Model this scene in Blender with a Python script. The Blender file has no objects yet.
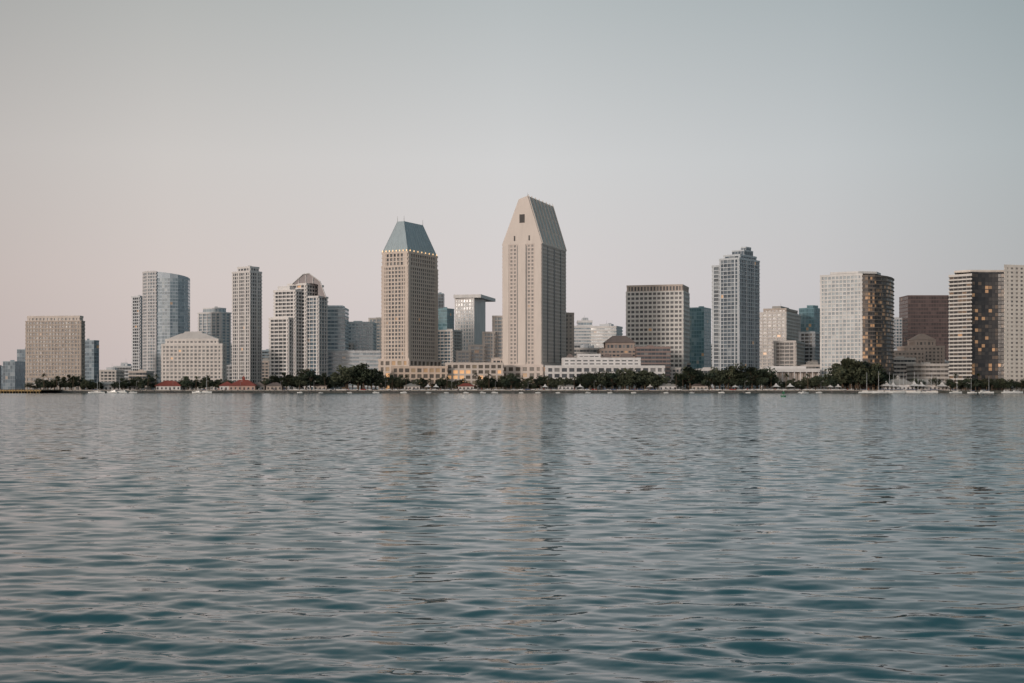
import bpy, math, random
import numpy as np
from mathutils import Vector
random.seed(7); np.random.seed(7)
rnd=random.random
def ru(a,b): return random.uniform(a,b)
SC=bpy.context.scene; COL=SC.collection
# ---------------- placement helpers: image pixel column / row + assumed distance -> metres
F=1310.0; HY=388.5; CH=3.5; G=2.0
def pix_x(b,D): return (b-512)/F*D
def pix_z(a,D): return CH+(HY-a)/F*D
# ---------------- materials
MATS={}
def nodemat(name):
    m=bpy.data.materials.new(name); m.use_nodes=True
    nt=m.node_tree; b=nt.nodes['Principled BSDF']
    return m,nt,b
def wallmat(name,col,rough=0.8,var=0.10,scale=0.06,metal=0.0,spec=0.3):
    if name in MATS: return MATS[name]
    m,nt,b=nodemat(name)
    tc=nt.nodes.new('ShaderNodeTexCoord'); mp=nt.nodes.new('ShaderNodeMapping')
    mp.inputs['Scale'].default_value=(1,1,0.25)
    nt.links.new(tc.outputs['Object'],mp.inputs['Vector'])
    n=nt.nodes.new('ShaderNodeTexNoise'); n.inputs['Scale'].default_value=scale*4; n.inputs['Detail'].default_value=8; n.inputs['Roughness'].default_value=0.7
    nt.links.new(mp.outputs[0],n.inputs['Vector'])
    r=nt.nodes.new('ShaderNodeValToRGB')
    r.color_ramp.elements[0].position=0.3; r.color_ramp.elements[1].position=0.7
    r.color_ramp.elements[0].color=tuple(c*(1-var*1.6) for c in col)+(1,)
    r.color_ramp.elements[1].color=tuple(min(0.9,c*(1+var)) for c in col)+(1,)
    nt.links.new(n.outputs['Fac'],r.inputs['Fac']); nt.links.new(r.outputs[0],b.inputs['Base Color'])
    b.inputs['Roughness'].default_value=rough; b.inputs['Metallic'].default_value=metal
    b.inputs['Specular IOR Level'].default_value=spec
    MATS[name]=m; return m
def glassmat(name,dark,mid,light,rough=0.12,ior=1.8,glow=0.0,hot=(0.70,0.42,0.22)):
    if name in MATS: return MATS[name]
    m,nt,b=nodemat(name)
    a=nt.nodes.new('ShaderNodeAttribute'); a.attribute_name='tint'
    r=nt.nodes.new('ShaderNodeValToRGB'); cr=r.color_ramp; cr.interpolation='LINEAR'
    cr.elements[0].position=0.0; cr.elements[0].color=dark+(1,)
    cr.elements[1].position=0.65; cr.elements[1].color=mid+(1,)
    e=cr.elements.new(0.93); e.color=light+(1,)
    e=cr.elements.new(0.99); e.color=hot+(1,)
    nt.links.new(a.outputs['Fac'],r.inputs['Fac']); nt.links.new(r.outputs[0],b.inputs['Base Color'])
    b.inputs['Roughness'].default_value=rough; b.inputs['IOR'].default_value=ior
    if glow>0:
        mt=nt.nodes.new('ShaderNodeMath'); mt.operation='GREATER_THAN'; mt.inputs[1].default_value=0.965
        mm=nt.nodes.new('ShaderNodeMath'); mm.operation='MULTIPLY'; mm.inputs[1].default_value=glow
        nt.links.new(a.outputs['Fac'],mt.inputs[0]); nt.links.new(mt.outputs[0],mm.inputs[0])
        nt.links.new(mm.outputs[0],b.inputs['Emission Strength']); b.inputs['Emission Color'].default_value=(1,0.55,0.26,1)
    MATS[name]=m; return m
def lampmat(name,col,s):
    if name in MATS: return MATS[name]
    m,nt,b=nodemat(name); b.inputs['Base Color'].default_value=col+(1,)
    b.inputs['Emission Color'].default_value=col+(1,); b.inputs['Emission Strength'].default_value=s
    MATS[name]=m; return m
BEIGE=wallmat('beige_precast',(0.61,0.53,0.475)); SAND=wallmat('sand_concrete',(0.62,0.55,0.505))
CREAM=wallmat('cream_paint',(0.66,0.62,0.595)); TAN=wallmat('tan_stone',(0.48,0.42,0.38))
WHITE=wallmat('white_concrete',(0.70,0.685,0.685)); GREY=wallmat('grey_concrete',(0.48,0.49,0.51))
PALEG=wallmat('pale_grey_panel',(0.58,0.60,0.63)); SLATE=wallmat('slate_spandrel',(0.29,0.36,0.41),0.4)
TEALS=wallmat('teal_spandrel',(0.19,0.32,0.37),0.35); MAROON=wallmat('brown_granite',(0.15,0.105,0.10),0.5)
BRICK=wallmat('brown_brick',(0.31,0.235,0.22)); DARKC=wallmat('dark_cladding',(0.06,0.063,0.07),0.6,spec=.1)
BROWNR=wallmat('brown_roof',(0.21,0.17,0.16)); REDR=wallmat('red_tile_roof',(0.27,0.075,0.06))
BLUEM=wallmat('weathered_blue_metal_roof',(0.35,0.43,0.475),0.5,0.1,0.1,0.1,0.5)
ROOFG=wallmat('roof_gravel',(0.36,0.35,0.34)); STEEL=wallmat('painted_steel',(0.35,0.36,0.37),0.4)
WOOD=wallmat('weathered_timber',(0.20,0.15,0.10)); YEL=wallmat('ochre_timber',(0.42,0.29,0.14))
ROCK=wallmat('riprap_rock',(0.14,0.13,0.125),0.9,0.35,0.5); GELW=wallmat('white_gelcoat',(0.75,0.75,0.74),0.25,0.03)
G_D=glassmat('dark_window_glass',(0.05,0.06,0.072),(0.10,0.115,0.13),(0.25,0.25,0.25),0.25,1.55,0.15)
G_B=glassmat('blue_window_glass',(0.08,0.125,0.165),(0.15,0.22,0.275),(0.32,0.38,0.43),0.15,1.7)
G_P=glassmat('pale_blue_window_glass',(0.19,0.25,0.30),(0.30,0.38,0.43),(0.46,0.52,0.56),0.15,1.8)
G_T=glassmat('teal_window_glass',(0.08,0.16,0.19),(0.12,0.23,0.28),(0.23,0.34,0.39),0.15,1.7)
G_M=glassmat('bronze_window_glass',(0.05,0.037,0.037),(0.085,0.062,0.06),(0.14,0.10,0.095),0.2,1.5)
G_W=glassmat('curtained_window_glass',(0.14,0.135,0.135),(0.23,0.215,0.205),(0.36,0.33,0.30),0.45,1.45,.15)
G_L=glassmat('lamplit_window_glass',(0.09,0.08,0.07),(0.15,0.13,0.11),(0.34,0.28,0.20),0.4,1.45,.4)
G_G=glassmat('glint_painted_mirror_glass',(0.035,0.037,0.042),(0.08,0.076,0.076),(0.24,0.17,0.12),0.3,1.4,0.07,(0.55,0.34,0.20))  # dark glass; sunset glints painted in as orange, faintly glowing panes
# ---------------- mesh builder
class MB:
    def __init__(s): s.v=[]; s.f=[]; s.t=[]
    def face(s,pts,t=0.5):
        n=len(s.v); s.v+= [tuple(p) for p in pts]; s.f.append(list(range(n,n+len(pts)))); s.t.append(t)
    def prism(s,poly,z0,z1,t=0.5): s.frustum(poly,z0,poly,z1,t)
    def frustum(s,p0,z0,p1,z1,t=0.5):
        n=len(s.v); k=len(p0)
        s.v+=[(p[0],p[1],z0) for p in p0]+[(p[0],p[1],z1) for p in p1]
        for i in range(k):
            j=(i+1)%k; s.f.append([n+i,n+j,n+k+j,n+k+i]); s.t.append(t)
        s.f.append([n+k+i for i in range(k)]); s.f.append([n+i for i in reversed(range(k))]); s.t+=[t,t]
    def box(s,cx,cy,z0,z1,w,d,a=0):
        c,q=math.cos(a),math.sin(a)
        s.prism([(cx+x*c-y*q,cy+x*q+y*c) for x,y in((-w/2,-d/2),(w/2,-d/2),(w/2,d/2),(-w/2,d/2))],z0,z1)
    def profile(s,pz,y0,y1):
        n=len(s.v); k=len(pz)
        s.v+=[(x,y0,z) for x,z in pz]+[(x*y1/y0,y1,z) for x,z in pz]
        for i in range(k):
            j=(i+1)%k; s.f.append([n+i,n+j,n+k+j,n+k+i]); s.t.append(.5)
        s.f.append([n+i for i in reversed(range(k))]); s.f.append([n+k+i for i in range(k)]); s.t+=[.5,.5]
    def cyl(s,p0,p1,r0,r1,n=8):
        p0=Vector(p0);p1=Vector(p1); d=(p1-p0).normalized()
        a=d.orthogonal().normalized(); b=d.cross(a)
        k=len(s.v)
        for p,r in((p0,r0),(p1,r1)):
            for i in range(n):
                t=2*math.pi*i/n; s.v.append(tuple(p+(a*math.cos(t)+b*math.sin(t))*r))
        for i in range(n):
            j=(i+1)%n; s.f.append([k+i,k+j,k+n+j,k+n+i]); s.t.append(.5)
        s.f.append([k+n+i for i in range(n)]); s.f.append([k+i for i in reversed(range(n))]); s.t+=[.5,.5]
    def make(s,name,mat,parent=None,org=(0,0,0),smooth=False,tint=False):
        me=bpy.data.meshes.new(name)
        v=[(p[0]-org[0],p[1]-org[1],p[2]-org[2]) for p in s.v]
        me.from_pydata(v,[],s.f); me.update()
        me.materials.append(mat)
        if tint:
            at=me.attributes.new('tint','FLOAT','FACE'); at.data.foreach_set('value',s.t)
        if smooth: me.polygons.foreach_set('use_smooth',[True]*len(me.polygons))
        ob=bpy.data.objects.new(name,me); COL.objects.link(ob)
        if parent: ob.parent=parent
        else: ob.location=org
        return ob
def empty(name,label,cat,loc,group=None):
    e=bpy.data.objects.new(name,None); e.location=loc; e.empty_display_size=1; COL.objects.link(e)
    e['label']=label; e['category']=cat
    if group: e['group']=group
    return e
def offset(poly,p):
    k=len(poly); out=[]
    for i in range(k):
        a=poly[i-1]; b=poly[i]; c=poly[(i+1)%k]
        def nn(u,v):
            dx,dy=v[0]-u[0],v[1]-u[1]; l=math.hypot(dx,dy) or 1; return dy/l,-dx/l
        n1=nn(a,b); n2=nn(b,c); q=1+n1[0]*n2[0]+n1[1]*n2[1]; q=max(q,0.3)
        out.append((b[0]+p*(n1[0]+n2[0])/q,b[1]+p*(n1[1]+n2[1])/q))
    return out
def rect(xl,xc,xr,D,th):
    s,c=math.sin(math.radians(th)),math.cos(math.radians(th))
    X=pix_x(xc,D); Y=D; tl=(xl-512)/F; tr=(xr-512)/F
    W=(X-tl*Y)/(c+tl*s); dp=(tr*Y-X)/(s-tr*c)
    C=(X,Y); R=(X+dp*s,Y+dp*c); L=(X-W*c,Y+W*s); B=(L[0]+dp*s,L[1]+dp*c)
    return [C,R,B,L]
def front(xl,xr,D,depth):
    return [(pix_x(xl,D),D),(pix_x(xr,D),D),(pix_x(xr,D),D+depth),(pix_x(xl,D),D+depth)]
def pts(*l): return [(pix_x(b,D),D) for b,D in l]
def lerp(a,b,f): return (a[0]+(b[0]-a[0])*f,a[1]+(b[1]-a[1])*f)
def tier(wb,gb,poly,z0,z1,fh=3.2,sh=1.1,proj=0.5,bay=3.6,pw=0.9,blank=(),nop=(),par=1.2,dark=0.0,litp=0.008,corner=1.2,stripe=None,cluster=None):
    wb.prism(poly,z0,z1)
    n=max(1,round((z1-z0)/fh)); fh=(z1-z0)/n
    op=offset(poly,proj)
    for k in range(n+1):
        a=z0+k*fh-(sh*0.5 if k else 0); b=z0+k*fh+sh*0.5
        if k==n: b=z1+par
        wb.prism(op,a,b)
    m=len(poly)
    for i in range(m):
        p=poly[i]; q=poly[(i+1)%m]; dx,dy=q[0]-p[0],q[1]-p[1]; L=math.hypot(dx,dy)
        if L<0.5: continue
        ux,uy=dx/L,dy/L; nx,ny=uy,-ux
        def P(u,o): return (p[0]+ux*u+nx*o,p[1]+uy*u+ny*o)
        if i in blank:
            wb.prism([P(-proj*0.9,-0.3),P(-proj*0.9,proj+0.12),P(L+proj*0.9,proj+0.12),P(L+proj*0.9,-0.3)][::-1],z0+0.02,z1+par-0.1); continue
        nb=max(1,round(L/bay)); bw=L/nb
        if pw>0 and i not in nop:
            for j in range(nb+1):
                w=pw if 0<j<nb else max(corner,pw)
                st=stripe and 0<j<nb and j%stripe==0
                if st: w=min(bw*.9,pw*2.6)
                u=min(max(j*bw,w/2),L-w/2); o=proj-.07+(.25 if st else 0)
                wb.prism([P(u-w/2,-0.2),P(u-w/2,o),P(u+w/2,o),P(u+w/2,-0.2)][::-1],z0+0.03,z1-0.03)
        g=(pw/2 if (pw>0 and i not in nop) else 0.12)
        colb=[ru(-.12,.12) for _ in range(nb)]
        for k in range(n):
            za=z0+k*fh+sh*0.5; zb=z0+(k+1)*fh-sh*0.5; rowb=ru(-.12,.12); rowglint=rnd()
            for j in range(nb):
                t=min(.9,max(0,rnd()**1.3*0.9+colb[j]+rowb))
                lp=litp if not cluster else (cluster*(1.6 if rowglint<.45 else .25)*(1.5 if .15<k/n<.9 else .3))  # warm panes: lit windows; with cluster, painted sunset glints banded by storey
                if rnd()<lp: t=ru(0.94,1.0)
                o=0.07; tl=ru(-.03,.03); sl=ru(-.02,.02)
                a=P(j*bw+g,o+0.03+sl); b=P((j+1)*bw-g,o+0.03-sl); c=P((j+1)*bw-g,o+0.03-sl+tl*.5); d=P(j*bw+g,o+0.03+sl+tl*.5)
                gb.face([(a[0],a[1],za),(b[0],b[1],za),(c[0],c[1],zb),(d[0],d[1],zb)],max(0,t-(dark if t<.93 else 0)))
def building(name,label,cat,tiers,wall,glass,D,extra=None,group=None):
    P0=tiers[0][0]; cx=sum(p[0] for p in P0)/len(P0); cy=sum(p[1] for p in P0)/len(P0)
    org=(cx,cy,G); e=empty(name,label,cat,org,group)
    mats={}
    for poly,z0,z1,kw in tiers:
        kw=dict(kw); w=kw.pop('wall',wall); g=kw.pop('glass',glass)
        key=(w.name,g.name)
        if key not in mats: mats[key]=(MB(),MB(),w,g)
        wb,gb=mats[key][:2]
        tier(wb,gb,poly,z0,z1,**kw)
    for wb,gb,w,g in mats.values():
        wb.make('wall',w,e,org)
        o=gb.make('window_glazing',g,e,org,tint=True); o['kind']='stuff'
    rb=MB(); poly,z0,z1,kw=tiers[-1]
    if len(poly)==4 and not (extra and extra.get('noroof')):
        ins=offset(poly,-0.3*min(math.dist(poly[0],poly[1]),math.dist(poly[1],poly[2])))
        rb.prism(ins,z1+0.02,z1+3.6); 
        for _ in range(5):
            x,y=lerp(lerp(poly[0],poly[1],.2+.6*rnd()),lerp(poly[3],poly[2],.5),.2+.5*rnd())
            rb.box(x,y,z1+0.05,z1+ru(2,5),ru(1.5,4),ru(1.5,4),0.3)
        rb.make('roof_plant_room',PALEG if rnd()<.5 else ROOFG,e,org)
        ab=MB(); x=sum(p[0] for p in poly)/4; y=sum(p[1] for p in poly)/4
        ab.cyl((x,y,z1+3.5),(x,y,z1+ru(7,10)),0.15,0.06,6); ab.make('antenna',STEEL,e,org)
    elif len(poly)==4:
        x,y=lerp(lerp(poly[0],poly[1],.3+.3*rnd()),lerp(poly[3],poly[2],.5),.35+.3*rnd()); s=min(math.dist(poly[0],poly[1]),math.dist(poly[1],poly[2]))*.3
        if not (extra and extra.get('bare')):
            rb.box(x,y,z1+0.05,z1+2.4,s,s*.8,.2); rb.make('roof_plant_room',wall,e,org)
    return e,org
GRID=dict(fh=3.2,sh=1.15,bay=3.4,pw=.9,proj=0.6)
BAND=dict(fh=3.3,sh=1.3,bay=3.0,pw=0.0,proj=0.6)
CURT=dict(fh=3.6,sh=0.35,bay=2.6,pw=0.25,proj=0.15,corner=0.3,par=0.8)
BALC=dict(fh=3.1,sh=0.95,bay=5.0,pw=0.5,proj=1.2)
NR=dict(noroof=1); BARE=dict(noroof=1,bare=1)
def kw(b,**k): d=dict(b); d.update(k); return d
# ================= BUILDINGS (placed by image pixel columns / rows, assumed distances in metres) =================
D=1420
building('low_office_building','low dark blue office block at the edge of downtown','office building',[(front(-14,3,D,30),G,pix_z(368,D),CURT)],SLATE,G_B,D,extra=NR)
building('low_office_building','narrow blue grey office block beside the tan hotel','office building',[(front(3,15,D,30),G,pix_z(362,D),CURT)],SLATE,G_B,D,extra=NR)
building('office_tower','slim dark blue office tower behind the tan hotel','tower',[(front(17,27,D+60,25),G,pix_z(350,D+60),CURT)],SLATE,G_B,D,extra=NR)
D=1080
building('hotel_building','wide tan stone hotel with dense window grid and pale cornice','hotel',
 [(rect(26,81,84.5,D,7),G,pix_z(377,D),kw(GRID,bay=5,fh=4)),(rect(26,81,84.5,D,7),pix_z(377,D)+.02,pix_z(321,D),kw(GRID,bay=2.8,pw=.95,sh=1.15,fh=3.0,par=0.3,proj=.45)),
  (rect(28,79.5,82.5,D+1,7),pix_z(321,D)+.02,pix_z(317,D),kw(GRID,bay=3.1,sh=1.4,pw=1.6,fh=3.4,wall=SAND))],wallmat('warm_taupe_stone',(.46,.395,.35)),G_D,D,extra=BARE)
D=1200
building('office_tower','small dark blue glass office block beside the tan hotel','tower',[(rect(80,94,99,D,25),G,pix_z(341,D),kw(CURT,fh=3.4,sh=.8))],SLATE,G_B,D,extra=NR)
D=1330
building('residential_tower','grey balconied apartment slab behind the curved glass tower','tower',[(rect(133,140,147,D,35),G,pix_z(297,D),kw(BALC,bay=4,sh=1.0))],PALEG,G_D,D,extra=NR)
D=1270
bgp=wallmat('bluegrey_panel',(.48,.54,.60),.5)
cv=pts((156.2,D+1.5),(162,D-2),(170,D-2.5),(178,D+1),(184,D+8),(188,D+18),(190,D+32),(189,D+45),(156.5,D+45))
e,org=building('curved_glass_tower','tall curved pale blue grey glass tower with light edge column','tower',
 [(pts((143,D+12),(147.5,D+3),(156,D),(157,D+30),(144,D+32)),G,pix_z(272,D),kw(GRID,bay=3.2,pw=.8,sh=1.1,wall=wallmat('pearl_panel',(.60,.59,.60)),glass=G_B)),
  (cv,G,pix_z(278,D),kw(CURT,sh=0.8,fh=3.3,pw=.3,par=.6))],bgp,G_P,D)
m=MB(); k0=len(cv)
zs=[pix_z(271.5+ (b-156)*.13,D) for b in (156.2,162,170,178,184,188,190,189,156.5)]
m.v=[(p[0],p[1],pix_z(278,D)+.65) for p in cv]+[(p[0],p[1],z) for p,z in zip(cv,zs)]
m.f=[[i,(i+1)%k0,k0+(i+1)%k0,k0+i] for i in range(k0)]+[[k0+i for i in range(k0)]]; m.t=[.5]*(k0+1); m.make('sloping_crown_screen',bgp,e,org)
D=1060
e,org=building('harbour_hotel','low cream hotel with sloped grey roof and rows of windows','hotel',
 [(rect(162,222,226,D,8),G,pix_z(345,D),kw(GRID,bay=3.4,sh=1.3,pw=1.3,fh=3.1)),(rect(166,218,222,D+2,8),pix_z(345,D)+1.2,pix_z(340,D),kw(GRID,sh=1.3,bay=3.4,pw=1.3))],CREAM,G_D,D,extra=BARE)
rb=MB(); q=rect(167,217,221,D+3,8); t=rect(181,205,208,D+7,8); rb.frustum(q,pix_z(340,D)+1.22,t,pix_z(333,D)); rb.frustum(rect(183,203,206,D+8,8),pix_z(333,D)+.02,rect(185,201,204,D+9,8),pix_z(331,D)); rb.make('sloped_roof',wallmat('light_grey_roof',(.52,.50,.49)),e,org)
D=1360
building('residential_tower','blue glass apartment tower with white frame','tower',
 [(rect(199,221,230,D,30),G,pix_z(313,D),kw(BALC,sh=.8,bay=6,pw=1.0)),(rect(203,219,226,D+5,30),pix_z(313,D)+1.3,pix_z(308,D),kw(CURT,sh=1.0))],WHITE,G_P,D,extra=NR)
D=1150
building('residential_tower','slender grey white tower with dark glass stripes and stepped cap','tower',
 [(rect(232.5,250,261.5,D,35),G,pix_z(272,D),kw(GRID,bay=2.9,pw=.8,sh=.95,fh=3.1,stripe=3,proj=.45)),
  (rect(238,250,258.5,D+5,35),pix_z(272,D)+1.3,pix_z(267,D),kw(GRID,sh=1.2,bay=4))],wallmat('pale_warm_grey_concrete',(.63,.61,.605)),G_D,D,extra=NR)
D=1110
e,org=building('stepped_residential_tower','stepped white balcony tower with a faceted dark glass crown','tower',
 [(rect(270.5,288,300,D-4,25),G,pix_z(319,D),kw(BALC,bay=4,sh=1.2)),
  (rect(275,295,312,D,25),G,pix_z(291,D),kw(BALC,bay=4,sh=1.2)),
  (rect(289,306,322,D+6,25),G,pix_z(284,D),kw(BALC,bay=4.2,sh=1.2)),
  (rect(306.5,318,326.5,D+3,25),G,pix_z(297,D),kw(BALC,bay=4,sh=.8,glass=G_B,wall=WHITE))],wallmat('off_white_render',(.71,.685,.675)),G_D,D,extra=BARE)
def pf(l,D): return [(pix_x(b,D),pix_z(a,D)) for b,a in l][::-1]
arc=[(292,284),(303,274.2),(309,273.3),(320,281.5),(326,297.4)]
cb=MB(); cb.profile(pf(arc+[(318,297.4),(318,284.5),(312,283.2)],D+8),D+8,D+26); cb.make('faceted_glass_crown',wallmat('rosy_crown_panel',(.38,.34,.345),.3),e,org)
cb=MB()
for (a0,b0),(a1,b1) in zip(arc,arc[1:]): cb.cyl((pix_x(a0,D+7.6),D+7.6,pix_z(b0,D+7.6)),(pix_x(a1,D+7.6),D+7.6,pix_z(b1,D+7.6)),.45,.45,5)
for b_,a_ in ((299,278),(306,274),(313,276.5)): cb.cyl((pix_x(b_,D+7.7),D+7.7,pix_z(283,D)),(pix_x(b_,D+7.7),D+7.7,pix_z(a_,D)),.3,.3,5)
cb.make('crown_rib',WHITE,e,org)
cb=MB(); q=rect(276,290,300,D+3,25); z=pix_z(291,D)+1.25; cb.prism(offset(q,-1),z,z+3.4); cb.make('roof_plant_room',WHITE,e,org)
D=1160
building('office_block','pale blue glass midrise with white floor bands','office building',[(front(317,345,D,25),G,pix_z(309,D),kw(BAND,sh=1.2,bay=3.0,proj=.3)),(front(320,342,D+4,16),pix_z(309,D)+1.3,pix_z(306.5,D),kw(BAND))],wallmat('cool_white_panel',(.64,.69,.72)),G_P,D,extra=BARE)
D=1200
building('office_block','pale grey blue midrise with even window grid','office building',[(front(344.6,373,D,30),G,pix_z(323,D),kw(GRID,bay=3.2,sh=1.4,pw=1.1,proj=.3))],wallmat('cool_grey_concrete',(.62,.655,.68)),G_P,D,extra=NR)
D=1300
building('office_block','narrow beige midrise beside the pyramid roofed hotel tower','office building',[(front(369,384,D,25),G,pix_z(319,D),kw(GRID,bay=3.6,sh=1.2,pw=1.1))],CREAM,G_P,D,extra=NR)
building('office_block','low pale midrise with ribbon windows behind the park trees','office building',[(front(318,380,1140,25),G,pix_z(352,1140),kw(BAND,sh=1.5))],PALEG,G_P,1,extra=NR)
# --- pyramid-roof hotel tower
D=1048
q=rect(382,408,437.5,D,27)
zb=pix_z(251,D); zl=pix_z(360,D)
base=rect(379,409,441,D-2,27)
e,org=building('pyramid_roof_hotel_tower','beige hotel tower with steep blue metal hipped roof','hotel tower',
 [(base,G,zl,kw(GRID,fh=5,bay=6,sh=1.6,pw=2,glass=G_L,litp=.2)),
  (q,zl+.5,pix_z(266,D),kw(GRID,fh=3.05,bay=3.2,sh=1.1,pw=1.1,proj=.55,corner=4.5,par=.6)),
  (offset(q,-0.6),pix_z(266,D)+.62,zb-1.2,kw(GRID,fh=3.4,bay=3.5,sh=1.0,pw=1.3,proj=.9,corner=3.0,par=1.2))],BEIGE,G_D,D,extra=BARE)
C,R,B,L=offset(q,-.4)
def UV(u,v): return lerp(lerp(L,C,u),lerp(B,R,u),v)
top=[UV(.66,.16),UV(.66,.80),UV(.40,.80),UV(.40,.16)]
eav=[C,R,B,L]; zt=pix_z(221,D+10)
rb=MB(); rb.frustum(eav,zb+.02,top,zt); rb.make('hipped_metal_roof',BLUEM,e,org)
sb=MB()
for i in range(4):
    a0,a1=eav[i],eav[(i+1)%4]; t0,t1=top[i],top[(i+1)%4]
    for k in range(0,11):
        f=k/10; sb.cyl(lerp(a0,a1,f)+(zb+.1,),lerp(t0,t1,f)+(zt,),.2,.16,4)
sb.make('roof_seam',wallmat('pale_blue_seam',(.44,.51,.54),.5),e,org)
lm=lampmat('crown_lamp_glow',(1.0,0.62,0.30),1.1)
for i in (0,3):
    a0,a1=offset(q,.6)[i],offset(q,.6)[(i+1)%4]
    for k in range(8):
        l=MB(); x,y=lerp(a0,a1,(k+.5)/8)
        l.cyl((x,y,zb+.2),(x,y,zb+1.3),.5,.3,6); l.make('crown_lamp',lm,e,org)
for p in (top[0],top[3],top[1]):
    m=MB(); m.cyl((p[0],p[1],zt),(p[0],p[1],zt+4.5),.25,.08,6); m.make('antenna',STEEL,e,org)
# --- background cluster between the towers
building('office_tower','slim dark tower with pale cap behind the hotel','tower',[(front(436,443.5,1450,20),G,pix_z(294,1450),kw(CURT))],SLATE,G_D,1,extra=NR)
building('office_tower','green glass tower with curved top behind the hotel','tower',[(rect(437,447,454,1330,30),G,pix_z(309,1330),kw(CURT,sh=.9))],TEALS,G_T,1,extra=NR)
building('residential_tower','cream balcony tower behind the hotels','tower',[(rect(437,452,461,1230,25),G,pix_z(331,1230),kw(BALC,bay=4))],CREAM,G_B,1,extra=NR)
D=1290
e,org=building('flat_crowned_office_tower','near white tower with overhanging flat roof slab','tower',[(rect(455,474,485,D,20),G,pix_z(299,D),kw(GRID,bay=3.0,sh=1.3,pw=1.4,proj=.3,fh=3.6,blank=(0,)))],WHITE,G_P,D,extra=BARE)
cb=MB(); cb.prism(rect(453.5,481,495.5,D-3,12),pix_z(299,D)+1.25,pix_z(295.5,D)+1); cb.make('roof_slab',WHITE,e,org)
building('stepped_hotel_wing','stepped cream hotel wing beside the tall tower','hotel',
 [(front(457,470,1120,20),G,pix_z(352,1120),kw(BALC,bay=4)),(front(469.5,484,1125,20),G,pix_z(346,1125),kw(BALC,bay=4)),(front(483.5,494,1130,20),G,pix_z(333,1130),kw(BALC,bay=3.5)),(front(493.5,506,1135,20),G,pix_z(317,1135),kw(BALC,bay=3.5))],CREAM,G_P,1,extra=BARE)
# --- tall chisel-top tower
D=1048
q=rect(503,541.5,565.5,D,20); zb=pix_z(243.5,D); zt=pix_z(195,D)
C,R,B,L=q
PINK=wallmat('pale_rose_concrete',(.635,.56,.52),.8,.06)
e,org=building('chisel_top_hotel_tower','tallest pale beige hotel tower with tapering chisel shaped top','hotel tower',
 [(offset(q,1.5),G,pix_z(366,D),kw(GRID,fh=5,bay=6,pw=2.2,sh=1.8,glass=G_L,litp=.2)),
  (q,pix_z(366,D)+1.25,zb,kw(GRID,fh=3.05,bay=3.0,sh=1.25,pw=1.25,proj=.5,corner=3.4,par=.02,litp=0.003,glass=G_W))],PINK,G_D,D,extra=BARE)
ux,uy=(C[0]-L[0]),(C[1]-L[1]); W=math.hypot(ux,uy); ux/=W; uy/=W; nx,ny=uy,-ux
def FP(u,o): return (L[0]+ux*u+nx*o,L[1]+uy*u+ny*o)
SMO=wallmat('smooth_rose_concrete',(.675,.605,.56),.75,.05)
for u0,u1,o in ((0.0,.16,.85),(.40,.60,1.0),(.84,.999,.85)):
    wb=MB(); wb.prism([FP(W*u0,o),FP(W*u1,o),FP(W*u1,-.2),FP(W*u0,-.2)],pix_z(365,D),zb+.03); wb.make('plain_wall_pier',SMO,e,org)
STR=wallmat('dark_glazed_strip',(.16,.155,.155),.4)
for u0,u1 in ((.37,.395),(.605,.63)):
    wb=MB(); wb.prism([FP(W*u0,.58),FP(W*u1,.58),FP(W*u1,-.2),FP(W*u0,-.2)],pix_z(362,D),zb-1.5); wb.make('window_strip',STR,e,org)
vx,vy=(R[0]-C[0]),(R[1]-C[1]); DL=math.hypot(vx,vy); vx/=DL; vy/=DL; mx_,my_=vy,-vx
def SP(u,o): return (C[0]+vx*u+mx_*o,C[1]+vy*u+my_*o)
for u0,u1 in ((.20,.24),(.47,.52),(.75,.79)):
    wb=MB(); wb.prism([SP(DL*u0,.58),SP(DL*u1,.58),SP(DL*u1,-.2),SP(DL*u0,-.2)],pix_z(362,D),zb-1.2); wb.make('window_strip',STR,e,org)
def lz(p,z): return (p[0],p[1],z)
fo=offset(q,.62); C2,R2,B2,L2=fo
tl,tr=lerp(L2,C2,.42),lerp(L2,C2,.64); bl,br=lerp(B2,R2,.42),lerp(B2,R2,.64)
g=MB(); z0=zb+.05
g.face([lz(L2,z0),lz(C2,z0),lz(tr,zt),lz(tl,zt-2.5)])
g.face([lz(R2,z0),lz(B2,z0),lz(bl,zt-2.5),lz(br,zt)])
g.face([lz(C2,z0),lz(R2,z0),lz(br,zt),lz(tr,zt)])
g.face([lz(B2,z0),lz(L2,z0),lz(tl,zt-2.5),lz(bl,zt-2.5)])
g.face([lz(tl,zt-2.5),lz(tr,zt),lz(br,zt),lz(bl,zt-2.5)])
g.face([lz(L2,z0),lz(B2,z0),lz(R2,z0),lz(C2,z0)])
g.make('tapered_crown_wall',SMO,e,org)
n3=Vector((C2[0]-L2[0],C2[1]-L2[1],0)).normalized()
rb=MB()
for k in range(7):
    f0=k/7+.035; f1=(k+1)/7-.035
    a=lerp(C2,R2,f0); b=lerp(C2,R2,f1); c=lerp(tr,br,f1); d=lerp(tr,br,f0)
    for h0,h1 in ((.05,.30),(.345,.62),(.665,.94)):
        def M(p,s,h): 
            x=lerp(p,s,h); return (x[0]+n3.x*.12,x[1]+n3.y*.12,z0+(zt-z0)*h+.06)
        rb.face([M(a,d,h0),M(b,c,h0),M(b,c,h1),M(a,d,h1)])
rb.make('sloping_roof_panel',wallmat('pale_grey_roof_panel',(.50,.495,.48),.5,.1,.1,.0,.4),e,org)
rb=MB()
for k in range(8):
    f=min(.985,max(.015,k/7)); a=lerp(C2,R2,f); d=lerp(tr,br,f)
    rb.cyl((a[0]+n3.x*.3,a[1]+n3.y*.3,z0+.2),(d[0]+n3.x*.3,d[1]+n3.y*.3,zt+.9),.5,.5,4)
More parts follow.
